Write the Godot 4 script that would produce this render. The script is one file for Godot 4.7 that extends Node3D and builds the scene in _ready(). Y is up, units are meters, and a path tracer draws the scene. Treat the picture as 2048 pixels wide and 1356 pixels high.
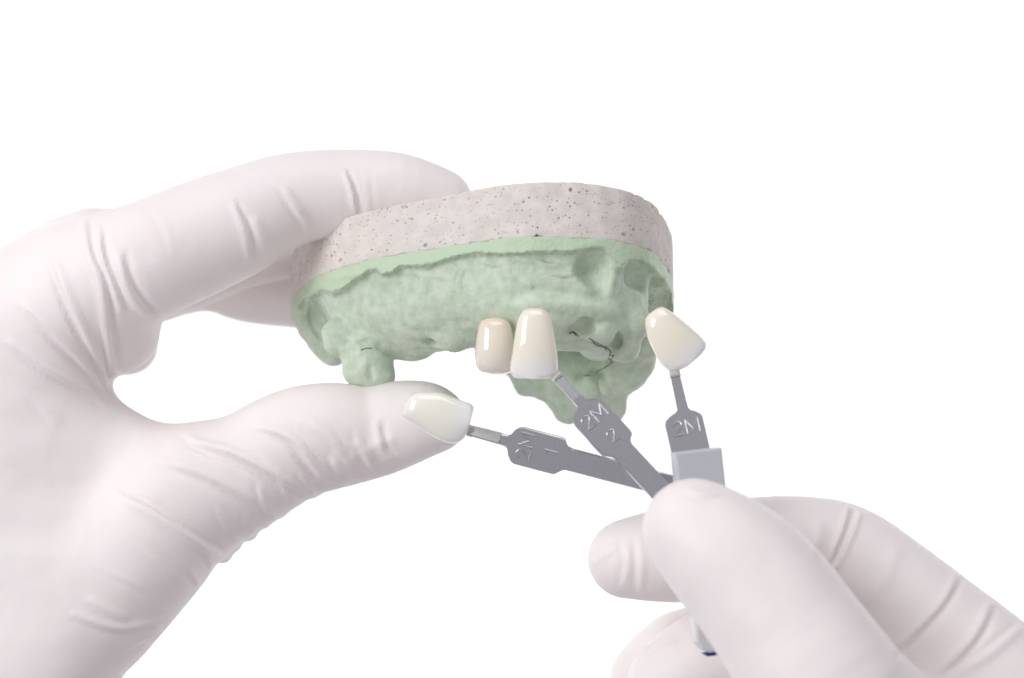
extends Node3D
# A gloved hand holds a dental cast; a second gloved hand holds a shade guide next to its crown.
# Modelling is done in millimetres and written out in metres (MM).

const MM := 0.001
const S := 11.5          # photograph pixels per millimetre at z = 0
const COARSE := 1.0
const EYE := 500.0       # camera distance in millimetres


# ---------------------------------------------------------------- helpers: pixels to points
func pt(px: float, py: float, z: float) -> Vector3:
	var k := (EYE - z) / EYE
	return Vector3((px - 1024.0) / S * k, (678.0 - py) / S * k, z)


func len_at(px: float, z: float) -> float:
	return px / S * (EYE - z) / EYE


# ---------------------------------------------------------------- distance fields
class Field:
	var a := PackedVector3Array()
	var ba := PackedVector3Array()
	var inv := PackedFloat32Array()
	var ra := PackedFloat32Array()
	var dr := PackedFloat32Array()
	var k := PackedFloat32Array()
	var cut := PackedByteArray()
	var cid := PackedInt32Array()
	var chain_id := 0
	var soft := 0.5
	var ca := PackedVector3Array()
	var cba := PackedVector3Array()
	var cinv := PackedFloat32Array()
	var cw := PackedFloat32Array()
	var camp := PackedFloat32Array()
	var cdamp := PackedFloat32Array()
	var cgroup := PackedInt32Array()
	var group := 0
	var noise := FastNoiseLite.new()
	var noise_amp := 0.0
	var fine := FastNoiseLite.new()
	var fine_amp := 0.0
	var margin := 2.0

	func cone(p: Vector3, q: Vector3, r0: float, r1: float, kk: float, minus := 0) -> void:
		a.append(p)
		var d := q - p
		ba.append(d)
		inv.append(1.0 / maxf(d.length_squared(), 1e-6))
		ra.append(r0)
		dr.append(r1 - r0)
		k.append(kk)
		cut.append(minus)
		cid.append(chain_id)

	func crease(p: Vector3, q: Vector3, w: float, a0: float, a1: float) -> void:
		ca.append(p)
		var d := q - p
		cba.append(d)
		cinv.append(1.0 / maxf(d.length_squared(), 1e-6))
		cw.append(w)
		camp.append(a0)
		cdamp.append(a1 - a0)
		cgroup.append(group)

	func base(_p: Vector3) -> float:
		return 1e5

	func all_prims() -> PackedInt32Array:
		return PackedInt32Array(range(a.size()))

	func ev(p: Vector3, pl: PackedInt32Array) -> float:
		var d := base(p)
		var cur := -1
		var dc := 1e5
		var kk := 1.0
		for i in pl:
			if cid[i] != cur:
				if cur >= 0:
					var h := maxf(kk - absf(d - dc), 0.0)
					d = minf(d, dc) - h * h * 0.25 / kk
				cur = cid[i]
				dc = 1e5
				kk = k[i]
			var ap := p - a[i]
			var t := clampf(ap.dot(ba[i]) * inv[i], 0.0, 1.0)
			var e := (ap - ba[i] * t).length() - ra[i] - dr[i] * t
			if cut[i] == 0:
				var h1 := maxf(soft - absf(dc - e), 0.0)
				dc = minf(dc, e) - h1 * h1 * 0.25 / soft
			else:
				var h2 := maxf(kk - absf(d + e), 0.0)
				d = maxf(d, -e) + h2 * h2 * 0.25 / kk
				cur = -1
		if cur >= 0:
			var h3 := maxf(kk - absf(d - dc), 0.0)
			d = minf(d, dc) - h3 * h3 * 0.25 / kk
		return d

	func full(p: Vector3, pl: PackedInt32Array, cl: PackedInt32Array) -> float:
		var d := ev(p, pl)
		if absf(d) > 2.5:
			return d
		var now := -1
		var best := 0.0
		for i in cl:
			if cgroup[i] != now:
				d -= best
				best = 0.0
				now = cgroup[i]
			var ap := p - ca[i]
			var t := clampf(ap.dot(cba[i]) * cinv[i], 0.0, 1.0)
			var q := (ap - cba[i] * t).length_squared() / (cw[i] * cw[i])
			if q < 8.0:
				var b := (camp[i] + cdamp[i] * t) * exp(-q)
				if absf(b) > absf(best):
					best = b
		d -= best
		if noise_amp > 0.0:
			d -= noise.get_noise_3dv(p) * noise_amp
		if fine_amp > 0.0:
			d -= fine.get_noise_3dv(p) * fine_amp
		return d

	func hit(o: Vector3, dir: Vector3, pl: PackedInt32Array, z_from: float) -> Vector3:
		var t := (z_from - o.z) / dir.z
		for s in 160:
			var p := o + dir * t
			var d := ev(p, pl)
			if d < 0.02:
				return p
			t += maxf(d * 0.7, 0.02)
			if t > 640.0:
				break
		return Vector3(0, 0, -999)

	# surface nets inside the box lo..hi
	func mesh(lo: Vector3, hi: Vector3, cell: float) -> Array:
		const B := 8
		const H := 4
		var n := Vector3i(((hi - lo) / cell / B).ceil()) * B
		var sx := n.x + 1
		var sy := n.y + 1
		var sz := n.z + 1
		var val := PackedFloat32Array()
		val.resize(sx * sy * sz)
		val.fill(1e9)
		var vid := PackedInt32Array()
		vid.resize(n.x * n.y * n.z)
		vid.fill(-1)
		var pos := PackedVector3Array()
		var nor := PackedVector3Array()
		var tri := PackedInt32Array()
		var every := all_prims()
		var rad := cell * B * 0.87
		var active: Array[Vector3i] = []
		for bz in range(0, n.z, B):
			for by in range(0, n.y, B):
				for bx in range(0, n.x, B):
					var c := lo + (Vector3(bx, by, bz) + Vector3.ONE * (B * 0.5)) * cell
					var d0 := ev(c, every)
					if absf(d0) > rad + margin:
						continue
					var pl := PackedInt32Array()
					for i in every:
						var ap := c - a[i]
						var t := clampf(ap.dot(ba[i]) * inv[i], 0.0, 1.0)
						var e := (ap - ba[i] * t).length() - ra[i] - dr[i] * t
						if cut[i] == 0:
							if e < maxf(d0, 0.0) + 2.0 * rad + 2.0 * k[i] + margin:
								pl.append(i)
						elif e < rad + k[i] + margin:
							pl.append(i)
					var cl := PackedInt32Array()
					for i in ca.size():
						var ap := c - ca[i]
						var t := clampf(ap.dot(cba[i]) * cinv[i], 0.0, 1.0)
						if (ap - cba[i] * t).length() < rad + 3.0 * cw[i]:
							cl.append(i)
					for sub in 8:
						var ox := bx + H * (sub & 1)
						var oy := by + H * ((sub >> 1) & 1)
						var oz := bz + H * (sub >> 2)
						var sc := lo + (Vector3(ox, oy, oz) + Vector3.ONE * (H * 0.5)) * cell
						if absf(ev(sc, pl)) > rad * 0.5 + margin:
							continue
						active.append(Vector3i(ox, oy, oz))
						for iz in range(oz, oz + H + 1):
							for iy in range(oy, oy + H + 1):
								var at := (iz * sy + iy) * sx + ox
								for ix in range(ox, ox + H + 1):
									if val[at] > 1e8:
										val[at] = full(lo + Vector3(ix, iy, iz) * cell, pl, cl)
									at += 1
		var off := PackedInt32Array([0, 1, sx, sx + 1, sx * sy, sx * sy + 1, sx * sy + sx, sx * sy + sx + 1])
		var edges := PackedInt32Array([0, 1, 2, 3, 4, 5, 6, 7, 0, 2, 1, 3, 4, 6, 5, 7, 0, 4, 1, 5, 2, 6, 3, 7])
		var v := PackedFloat32Array()
		v.resize(8)
		for b in active:
			for iz in range(b.z, b.z + H):
				for iy in range(b.y, b.y + H):
					for ix in range(b.x, b.x + H):
						var at := (iz * sy + iy) * sx + ix
						var neg := 0
						for q in 8:
							v[q] = val[at + off[q]]
							if v[q] < 0.0:
								neg += 1
						if neg == 0 or neg == 8:
							continue
						var sum := Vector3.ZERO
						var count := 0
						for q in range(0, 24, 2):
							var i0 := edges[q]
							var i1 := edges[q + 1]
							if (v[i0] < 0.0) != (v[i1] < 0.0):
								var t := v[i0] / (v[i0] - v[i1])
								var p0 := Vector3(i0 & 1, (i0 >> 1) & 1, i0 >> 2)
								var p1 := Vector3(i1 & 1, (i1 >> 1) & 1, i1 >> 2)
								sum += p0.lerp(p1, t)
								count += 1
						sum /= count
						vid[(iz * n.y + iy) * n.x + ix] = pos.size()
						pos.append(lo + (Vector3(ix, iy, iz) + sum) * cell)
						var fx := sum.x
						var fy := sum.y
						var fz := sum.z
						var gx := lerpf(lerpf(v[1] - v[0], v[3] - v[2], fy), lerpf(v[5] - v[4], v[7] - v[6], fy), fz)
						var gy := lerpf(lerpf(v[2] - v[0], v[3] - v[1], fx), lerpf(v[6] - v[4], v[7] - v[5], fx), fz)
						var gz := lerpf(lerpf(v[4] - v[0], v[5] - v[1], fx), lerpf(v[6] - v[2], v[7] - v[3], fx), fy)
						nor.append(Vector3(gx, gy, gz).normalized())
		var nx := n.x
		var nxy := n.x * n.y
		for b in active:
			for iz in range(maxi(b.z, 1), b.z + H):
				for iy in range(maxi(b.y, 1), b.y + H):
					for ix in range(maxi(b.x, 1), b.x + H):
						var ci := (iz * n.y + iy) * n.x + ix
						var w0 := vid[ci]
						if w0 < 0:
							continue
						var at := (iz * sy + iy) * sx + ix
						var s0 := val[at] < 0.0
						if s0 != (val[at + 1] < 0.0):
							quad(tri, w0, vid[ci - nx], vid[ci - nx - nxy], vid[ci - nxy], s0)
						if s0 != (val[at + sx] < 0.0):
							quad(tri, w0, vid[ci - nxy], vid[ci - nxy - 1], vid[ci - 1], s0)
						if s0 != (val[at + sx * sy] < 0.0):
							quad(tri, w0, vid[ci - 1], vid[ci - 1 - nx], vid[ci - nx], s0)
		return [pos, nor, tri]

	func quad(tri: PackedInt32Array, p: int, q: int, r: int, s: int, flip: bool) -> void:
		if p < 0 or q < 0 or r < 0 or s < 0:
			return
		if flip:
			tri.append_array(PackedInt32Array([p, r, q, p, s, r]))
		else:
			tri.append_array(PackedInt32Array([p, q, r, p, r, s]))


# the green part of the cast: outline inset s and height y give its section
class CastField extends Field:
	var grid := PackedFloat32Array()
	var gw := 0
	var gh := 0
	var glo := Vector2.ZERO
	var gc := 0.5
	var to_local := Transform3D()
	var wob := FastNoiseLite.new()
	var lip := PackedFloat32Array()      # height of the trimmed edge, every 0.25 mm from x = -46

	func inset(x: float, z: float) -> float:
		var fx := clampf((x - glo.x) / gc, 0.0, gw - 1.001)
		var fz := clampf((z - glo.y) / gc, 0.0, gh - 1.001)
		var ix := int(fx)
		var iz := int(fz)
		fx -= ix
		fz -= iz
		var i := iz * gw + ix
		return lerpf(lerpf(grid[i], grid[i + 1], fx), lerpf(grid[i + gw], grid[i + gw + 1], fx), fz)

	func base(p: Vector3) -> float:
		var l := to_local * p
		var s := inset(l.x, l.z)
		var w := wob.get_noise_2d(l.x * 1.0, l.z * 1.0)
		# trimmed ledge under the plaster
		var li := clampf((l.x + 46.0) * 4.0, 0.0, lip.size() - 1.001)
		var ledge := lerpf(lip[int(li)], lip[int(li) + 1], li - int(li))
		ledge += 0.3 * wob.get_noise_2d(l.x * 7.0, l.z * 7.0)
		# on the right the trimmed wall goes on as a thin rim in front of a hollow
		ledge = lerpf(ledge, -5.2, smoothstep(28.2, 29.2, l.x) * (1.0 - smoothstep(0.7, 1.5, s)))
		var d1 := maxf(ledge - l.y, maxf(-s, l.y - 0.05))
		# alveolar ridge: an upright rounded bar that follows the arch
		var left := clampf((4.0 - l.x) / 10.0, 0.0, 1.0)
		var back := clampf((-l.z - 29.0) / 15.0, 0.0, 1.0)
		var bot := -10.8 + 0.9 * w + 2.7 * left + 9.0 * back * left
		var back_r := clampf((-l.z - 20.0) / 14.0, 0.0, 1.0) * (1.0 - left)
		bot += 8.0 * back_r
		var r := (6.4 + 0.5 * w) * (1.0 - 0.7 * back * left) * (1.0 - 0.7 * back_r)
		var sc := 8.3 + 0.6 * w
		var ly := clampf(l.y, minf(bot, -2.1), -2.0)
		var lean := -(0.20 + 0.35 * left * clampf(-l.z / 30.0, 0.0, 1.0)) * (l.y + 3.0)
		var d2 := Vector2(s - sc - lean, l.y - ly).length() - r
		# palate
		var vault := -5.0 + 0.0025 * (l.x * l.x)
		var d3 := maxf(vault - l.y, maxf(9.0 - s, l.y - 0.05))
		var h := maxf(5.0 - absf(d2 - d3), 0.0)
		var d := minf(d2, d3) - h * h * 0.05
		h = maxf(0.4 - absf(d1 - d), 0.0)
		d = minf(d1, d) - h * h * 0.25 / 0.4
		return maxf(d, maxf(-s, l.y - 0.05))

	func ev(p: Vector3, pl: PackedInt32Array) -> float:
		var d := super.ev(p, pl)
		if pl.is_empty():
			return d
		var l := to_local * p
		return maxf(d, maxf(-inset(l.x, l.z), l.y - 0.05))


func to_mesh(arr: Array, colors := PackedColorArray(), origin := Vector3.ZERO, basis := Basis()) -> ArrayMesh:
	var pos: PackedVector3Array = arr[0]
	var nor: PackedVector3Array = arr[1]
	var out := PackedVector3Array()
	out.resize(pos.size())
	var back := basis.inverse()
	for i in pos.size():
		out[i] = back * (pos[i] - origin) * MM
		nor[i] = back * nor[i]
	var m := ArrayMesh.new()
	var s := []
	s.resize(Mesh.ARRAY_MAX)
	s[Mesh.ARRAY_VERTEX] = out
	s[Mesh.ARRAY_NORMAL] = nor
	s[Mesh.ARRAY_INDEX] = arr[2]
	if colors.size() == pos.size():
		s[Mesh.ARRAY_COLOR] = colors
	m.add_surface_from_arrays(Mesh.PRIMITIVE_TRIANGLES, s)
	return m


# ---------------------------------------------------------------- scene bookkeeping
func put(called: String, mesh: Mesh, mat: Material, parent: Node, at := Vector3.ZERO) -> MeshInstance3D:
	var o := MeshInstance3D.new()
	o.name = called
	o.mesh = mesh
	o.material_override = null
	for i in mesh.get_surface_count():
		o.set_surface_override_material(i, mat)
	parent.add_child(o, true)
	o.position = at
	return o


func tag(o: Node, label: String, category: String, group := "") -> void:
	o.set_meta("label", label)
	o.set_meta("category", category)
	if group:
		o.set_meta("group", group)


func thing(called: String, at_mm: Vector3, label: String, category: String, group := "") -> Node3D:
	var o := Node3D.new()
	o.name = called
	add_child(o, true)
	o.position = at_mm * MM
	tag(o, label, category, group)
	return o


func col(r: float, g: float, b: float) -> Color:
	return Color(r, g, b).linear_to_srgb()


# vertices of a grid of rows (rings); wraps around each row; smooth normals
func loft(rings: Array, close_ends := true, colors: Array = []) -> ArrayMesh:
	var st := SurfaceTool.new()
	st.begin(Mesh.PRIMITIVE_TRIANGLES)
	st.set_smooth_group(0)
	var m: int = rings[0].size()
	for r in rings.size() - 1:
		for i in m:
			var j := (i + 1) % m
			for e in [[r, i], [r, j], [r + 1, j], [r, i], [r + 1, j], [r + 1, i]]:
				if colors:
					st.set_color(colors[e[0]])
				st.add_vertex(rings[e[0]][e[1]] * MM)
	if close_ends:
		for e in [0, rings.size() - 1]:
			var c := Vector3.ZERO
			for p in rings[e]:
				c += p
			c /= m
			for i in m:
				var j := (i + 1) % m
				var order: Array = [c, rings[e][j], rings[e][i]] if e == 0 else [c, rings[e][i], rings[e][j]]
				for p in order:
					if colors:
						st.set_color(colors[e])
					st.add_vertex(p * MM)
	st.index()
	st.generate_normals()
	return st.commit()


func tube(st: SurfaceTool, pts: Array, r: float, sides := 6) -> void:
	for s in pts.size() - 1:
		var p: Vector3 = pts[s]
		var q: Vector3 = pts[s + 1]
		var d := (q - p).normalized()
		var u := d.cross(Vector3(0.31, 0.2, 0.93)).normalized()
		var w := d.cross(u)
		p -= d * r * 0.4
		q += d * r * 0.4
		for i in sides:
			var a0 := TAU * i / sides
			var a1 := TAU * (i + 1) / sides
			var n0 := u * cos(a0) + w * sin(a0)
			var n1 := u * cos(a1) + w * sin(a1)
			for e in [[p, n0], [q, n1], [p, n1], [p, n0], [q, n0], [q, n1]]:
				st.set_normal(e[1])
				st.add_vertex((e[0] + e[1] * r) * MM)


# ---------------------------------------------------------------- gloves
func chain(f: Field, pts: Array, kk: float) -> void:
	# each point: px, py, z, radius in pixels
	f.chain_id += 1
	var n := pts.size()
	var fine := []
	for i in n - 1:
		for j in 4:
			var r := []
			for c in 4:
				r.append(cubic_interpolate(pts[i][c], pts[i + 1][c], pts[maxi(i - 1, 0)][c], pts[mini(i + 2, n - 1)][c], j / 4.0))
			fine.append(r)
	fine.append(pts[n - 1])
	for i in fine.size() - 1:
		var p: Array = fine[i]
		var q: Array = fine[i + 1]
		f.cone(pt(p[0], p[1], p[2]), pt(q[0], q[1], q[2]), len_at(p[3], p[2]), len_at(q[3], q[2]), kk)


func on_surface(f: Field, px: float, py: float, pl: PackedInt32Array, z_from := 70.0) -> Vector3:
	var o := Vector3(0, 0, EYE)
	var dir := (pt(px, py, 0.0) - o).normalized()
	return f.hit(o, dir, pl, z_from)


func fold(f: Field, pl: PackedInt32Array, line: Array, w: float, amp: float, side := 0.0, deep := 1.0) -> void:
	# a ridge along the line; with side, a furrow next to it (side in pixels to the right of travel)
	amp *= 1.45
	var curve := Curve2D.new()
	for i in line.size():
		var here := Vector2(line[i][0], line[i][1])
		var before := Vector2(line[maxi(i - 1, 0)][0], line[maxi(i - 1, 0)][1])
		var after := Vector2(line[mini(i + 1, line.size() - 1)][0], line[mini(i + 1, line.size() - 1)][1])
		var t := (after - before) / 6.0
		curve.add_point(here, -t, t)
	var total := curve.get_baked_length()
	# only the pieces near this line of sight matter
	var eye := Vector3(0, 0, EYE)
	var mid := curve.sample_baked(total * 0.5)
	var look := (pt(mid.x, mid.y, 0.0) - eye).normalized()
	var some := PackedInt32Array()
	for i in pl:
		var c: Vector3 = f.a[i] + f.ba[i] * 0.5 - eye
		if (c - look * c.dot(look)).length() < f.ba[i].length() * 0.5 + f.ra[i] + absf(f.dr[i]) + f.k[i] + len_at(total * 0.5, 0.0) + 4.0:
			some.append(i)
	pl = some
	var steps := maxi(4, int(total / 16.0))
	for lane in 2:
		f.group += 1
		if lane == 1 and side == 0.0:
			break
		var old := Vector3.ZERO
		var old_amp := 0.0
		for s in steps + 1:
			var t := float(s) / steps
			var q := curve.sample_baked(total * t)
			if lane == 1:
				var q2 := curve.sample_baked(minf(total * t + 2.0, total)) - curve.sample_baked(maxf(total * t - 2.0, 0.0))
				q += Vector2(-q2.y, q2.x).normalized() * side
			var here := on_surface(f, q.x, q.y, pl)
			var am := amp * pow(sin(PI * clampf(t, 0.0, 1.0)), 0.8) * (1.0 if lane == 0 else -deep * 1.15)
			if s > 0 and here.z > -300.0 and old.z > -300.0 and here.distance_to(old) < 6.0:
				f.crease(old, here, w if lane == 0 else w * 0.74, old_amp, am)
			old = here
			old_amp = am


func glove_noise(f: Field, rng_seed: int) -> void:
	f.noise.seed = rng_seed
	f.noise.frequency = 0.11
	f.noise.fractal_octaves = 2
	f.noise_amp = 0.08
	f.margin = 1.3


func left_hand() -> Field:
	var f := Field.new()
	glove_noise(f, 3)
	# palm and wrist
	chain(f, [[-160, 1560, -6, 250], [90, 1265, -8, 178], [172, 1182, -9, 170], [262, 1090, -10, 160], [352, 1000, -11, 145], [478, 948, -12, 118], [585, 889, -13, 109], [660, 872, -14, 105], [740, 864, -15, 92], [800, 848, -14, 85], [850, 838, -13, 73], [876, 842, -13, 58]], 4.0)
	chain(f, [[-160, 1500, -12, 280], [-40, 1000, -14, 210], [40, 700, -14, 150], [130, 590, -12, 130]], 8.0)
	chain(f, [[40, 1100, -12, 190], [62, 860, -13, 128], [90, 700, -13, 118]], 8.0)
	chain(f, [[-200, 1100, -16, 260], [-60, 720, -16, 190]], 10.0)
	chain(f, [[120, 895, -13, 130], [222, 922, -13, 106]], 6.0)
	# index finger
	chain(f, [[60, 640, -13, 128], [180, 572, -10, 132], [284, 525, -9, 119], [380, 484, -11, 114], [466, 448, -13, 108], [570, 402, -16, 93], [675, 386, -18, 86], [790, 382, -19, 76], [880, 404, -21, 66]], 3.0)
	chain(f, [[190, 600, -12, 108], [232, 660, -14, 88]], 3.0)
	# middle, ring and little finger behind the cast
	chain(f, [[40, 600, -38, 108], [185, 516, -38, 100], [330, 540, -38, 92], [480, 492, -40, 84], [620, 470, -46, 80]], 1.5)
	chain(f, [[60, 640, -56, 110], [230, 590, -58, 84], [400, 548, -58, 74], [500, 566, -58, 78], [600, 580, -58, 76], [720, 600, -58, 72], [845, 648, -58, 62]], 1.5)
	chain(f, [[20, 600, -58, 108], [170, 660, -60, 90], [258, 692, -56, 58]], 3.0)
	for q in [[792, 921, 1.2], [760, 934, 0.9], [722, 949, 1.1], [692, 960, 1.3], [654, 973, 1.0], [622, 990, 1.3], [588, 1010, 0.9], [556, 1032, 1.2], [524, 1056, 1.0], [496, 1080, 1.2], [466, 1104, 1.0], [444, 1124, 1.3]]:
		f.chain_id += 1
		f.cone(pt(q[0] + 3, q[1] - 14, -15), pt(q[0] - 18, q[1] - 42, -7.5), q[2] * 1.15, q[2] * 0.7, 1.6)
	var pl := f.all_prims()
	# index folds
	fold(f, pl, [[686, 340], [700, 372], [708, 405], [713, 432]], 0.55, 0.5, -9.0, 1.5)
	fold(f, pl, [[560, 368], [592, 415], [622, 462]], 0.8, 0.42, 10.0, 0.5)
	fold(f, pl, [[462, 402], [488, 462], [500, 530]], 0.7, 0.5, -12.0, 1.0)
	fold(f, pl, [[505, 430], [526, 480], [536, 515]], 0.8, 0.4)
	# knuckle folds
	fold(f, pl, [[166, 436], [176, 503], [202, 570], [214, 660], [220, 740]], 0.8, 0.8, -13.0, 0.9)
	fold(f, pl, [[197, 448], [202, 510], [226, 577], [250, 630]], 0.8, 0.6, -12.0, 0.8)
	fold(f, pl, [[236, 500], [252, 566], [280, 612], [322, 646]], 0.9, 0.7, -13.0, 0.9)
	fold(f, pl, [[104, 505], [140, 600], [185, 695], [228, 790]], 0.8, 0.62, 13.0, 0.9)
	fold(f, pl, [[40, 600], [110, 668], [170, 728], [222, 796]], 0.8, 0.55, 12.0, 0.9)
	fold(f, pl, [[10, 676], [90, 735], [150, 768], [215, 806]], 0.8, 0.5, 11.0, 0.9)
	fold(f, pl, [[214, 650], [222, 710], [232, 780]], 0.8, 0.5, 12.0, 0.7)
	# thumb folds
	fold(f, pl, [[222, 985], [300, 1022], [380, 1075], [456, 1124]], 1.0, 0.75, -13.0, 0.8)
	fold(f, pl, [[300, 915], [400, 945], [480, 985], [552, 1026]], 1.0, 0.45, 13.0, 0.8)
	fold(f, pl, [[372, 878], [470, 908], [560, 955], [620, 990]], 0.9, 0.8, 12.0, 1.1)
	fold(f, pl, [[510, 848], [585, 880], [630, 935], [668, 966]], 0.85, 0.8, 11.0, 1.1)
	fold(f, pl, [[595, 833], [653, 873], [690, 915]], 1.2, 0.35, 12.0, 0.5)
	fold(f, pl, [[657, 917], [702, 952], [715, 962]], 0.9, 0.4, 10.0, 0.8)
	fold(f, pl, [[700, 880], [730, 910], [745, 935]], 1.0, 0.4, 10.0, 0.6)
	fold(f, pl, [[752, 838], [758, 873], [768, 908], [790, 920]], 0.9, 0.5, -11.0, 1.0)
	fold(f, pl, [[136, 1225], [227, 1256], [291, 1250], [360, 1228]], 0.9, 0.5, 10.0, 0.8)
	fold(f, pl, [[173, 1195], [220, 1225], [262, 1242]], 1.0, 0.4, 10.0, 0.5)
	fold(f, pl, [[240, 1300], [290, 1275], [340, 1262]], 1.0, 0.3, 10.0, 0.5)
	# puckers along the lower thumb edge
	var rng := RandomNumberGenerator.new()
	rng.seed = 5
	for q in [[788, 930], [752, 944], [716, 958], [690, 968], [650, 980], [628, 990], [588, 1010], [548, 1038], [512, 1068], [480, 1096], [430, 1140], [400, 1175]]:
		var l := rng.randf_range(0.7, 1.8)
		var tw := rng.randf_range(-10.0, 14.0)
		fold(f, pl, [[q[0] - 30 * l + tw, q[1] - 50 * l], [q[0] - 12 * l, q[1] - 20 * l], [q[0] + 4, q[1] + 3]], 0.75, rng.randf_range(0.12, 0.3), 9.0, 0.6)
	# fine cross wrinkles
	for q in [[330, 470, 1.2], [300, 570, 1.1], [540, 930, 0.9], [470, 985, 0.75], [405, 905, 0.5], [640, 880, 0.9], [690, 890, 1.1], [250, 1170, 0.45], [330, 1130, 0.75], [90, 830, 0.7], [40, 930, 0.6], [740, 400, 1.4], [610, 420, 1.0]]:
		for j in 2:
			var c := Vector2(q[0] + rng.randf_range(-18, 18), q[1] + rng.randf_range(-18, 18))
			var d := Vector2.from_angle(q[2] + rng.randf_range(-0.12, 0.12)) * rng.randf_range(35, 75)
			fold(f, pl, [[c.x - d.x, c.y - d.y], [c.x + rng.randf_range(-4, 4), c.y], [c.x + d.x, c.y + d.y]], 0.7, rng.randf_range(0.05, 0.09), 9.0, 0.8)
	return f


func right_hand() -> Field:
	var f := Field.new()
	glove_noise(f, 8)
	f.noise_amp = 0.08
	# index finger and back of the hand
	chain(f, [[1252, 1118, 10, 77], [1320, 1112, 10, 90], [1400, 1106, 9, 99], [1560, 1108, 6, 114], [1676, 1124, 5, 118], [1770, 1194, 8, 126], [1870, 1286, 12, 140], [1990, 1400, 16, 160], [2200, 1620, 20, 220]], 2.5)
	chain(f, [[1760, 1330, 8, 120], [1880, 1420, 12, 150], [2050, 1600, 18, 200]], 6.0)
	# middle and ring finger curled under the handle
	chain(f, [[1345, 1366, 6, 90], [1436, 1318, 6, 106], [1580, 1300, 3, 120], [1740, 1340, 4, 130], [1900, 1480, 10, 150]], 1.2)
	chain(f, [[1306, 1364, -6, 88], [1400, 1312, -7, 100], [1600, 1380, -8, 120], [1800, 1480, 0, 140]], 1.0)
	# thumb in front
	chain(f, [[1386, 1058, 34, 101], [1446, 1108, 35, 124], [1512, 1172, 36, 138], [1582, 1268, 38, 146], [1668, 1396, 40, 160], [1780, 1560, 36, 185]], 2.0)
	chain(f, [[1780, 1560, 34, 185], [2000, 1640, 22, 220]], 8.0)
	var pl := f.all_prims()
	fold(f, pl, [[1700, 1000], [1686, 1058], [1656, 1136]], 0.6, 0.55, -9.0, 1.3)
	fold(f, pl, [[1725, 1010], [1700, 1075], [1668, 1145]], 0.6, 0.55, 9.0, 1.0)
	fold(f, pl, [[1920, 1135], [1880, 1210], [1780, 1312]], 0.8, 0.6, -11.0, 1.0)
	fold(f, pl, [[1986, 1198], [1945, 1278], [1870, 1352]], 0.9, 0.6, -11.0, 0.8)
	fold(f, pl, [[2046, 1250], [1980, 1305], [1890, 1362]], 0.9, 0.5, 11.0, 0.8)
	fold(f, pl, [[1640, 1030], [1636, 1080], [1625, 1120]], 1.0, 0.3)
	fold(f, pl, [[1800, 1080], [1770, 1160], [1740, 1210]], 1.2, 0.25)
	fold(f, pl, [[1250, 1075], [1255, 1130], [1245, 1180]], 0.8, 0.3, 9.0, 0.6)
	fold(f, pl, [[1275, 1070], [1282, 1120], [1280, 1190]], 0.8, 0.3, 9.0, 0.6)
	fold(f, pl, [[1185, 1130], [1215, 1105], [1240, 1085]], 0.7, 0.25)
	fold(f, pl, [[1372, 978], [1400, 990], [1440, 992]], 0.7, 0.35, 10.0, 0.8)
	fold(f, pl, [[1260, 1300], [1300, 1278], [1350, 1240]], 0.8, 0.4, 10.0, 0.8)
	fold(f, pl, [[1290, 1330], [1320, 1300], [1360, 1285]], 1.0, 0.3)
	return f


# ---------------------------------------------------------------- dental cast
var cast_frame := Transform3D()     # cast axes to millimetres of the scene


func on_cast_plane(px: float, py: float, y: float) -> Vector2:
	var inv := cast_frame.affine_inverse()
	var o := inv * Vector3(0, 0, EYE)
	var d := inv.basis * (pt(px, py, 0.0) - Vector3(0, 0, EYE)).normalized()
	var t := (y - o.y) / d.y
	var p := o + d * t
	return Vector2(p.x, p.z)


func seg_dist(p: Vector2, a: Vector2, b: Vector2) -> float:
	return p.distance_to(Geometry2D.get_closest_point_to_segment(p, a, b))


func cast_outline() -> PackedVector2Array:
	var edge := [[581, 612], [584, 594], [600, 577], [640, 548], [690, 531], [740, 517], [820, 503], [900, 491], [960, 481], [1010, 475], [1060, 472], [1100, 472], [1150, 473], [1200, 476], [1250, 483], [1290, 496], [1315, 512], [1334, 538], [1343, 556], [1347, 574]]
	var raw := PackedVector2Array()
	for e in edge:
		raw.append(on_cast_plane(e[0], e[1], 0.0))
	raw.append(Vector2(raw[raw.size() - 1].x + 0.3, -40.0))
	raw.append(Vector2(raw[raw.size() - 1].x, -46.0))
	var curve := Curve2D.new()
	for i in raw.size():
		var t := (raw[mini(i + 1, raw.size() - 1)] - raw[maxi(i - 1, 0)]) / 6.0
		curve.add_point(raw[i], -t, t)
	var out := PackedVector2Array()
	var total := curve.get_baked_length()
	var steps := int(total / 0.8)
	for i in steps + 1:
		out.append(curve.sample_baked(total * i / steps))
	return out


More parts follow.
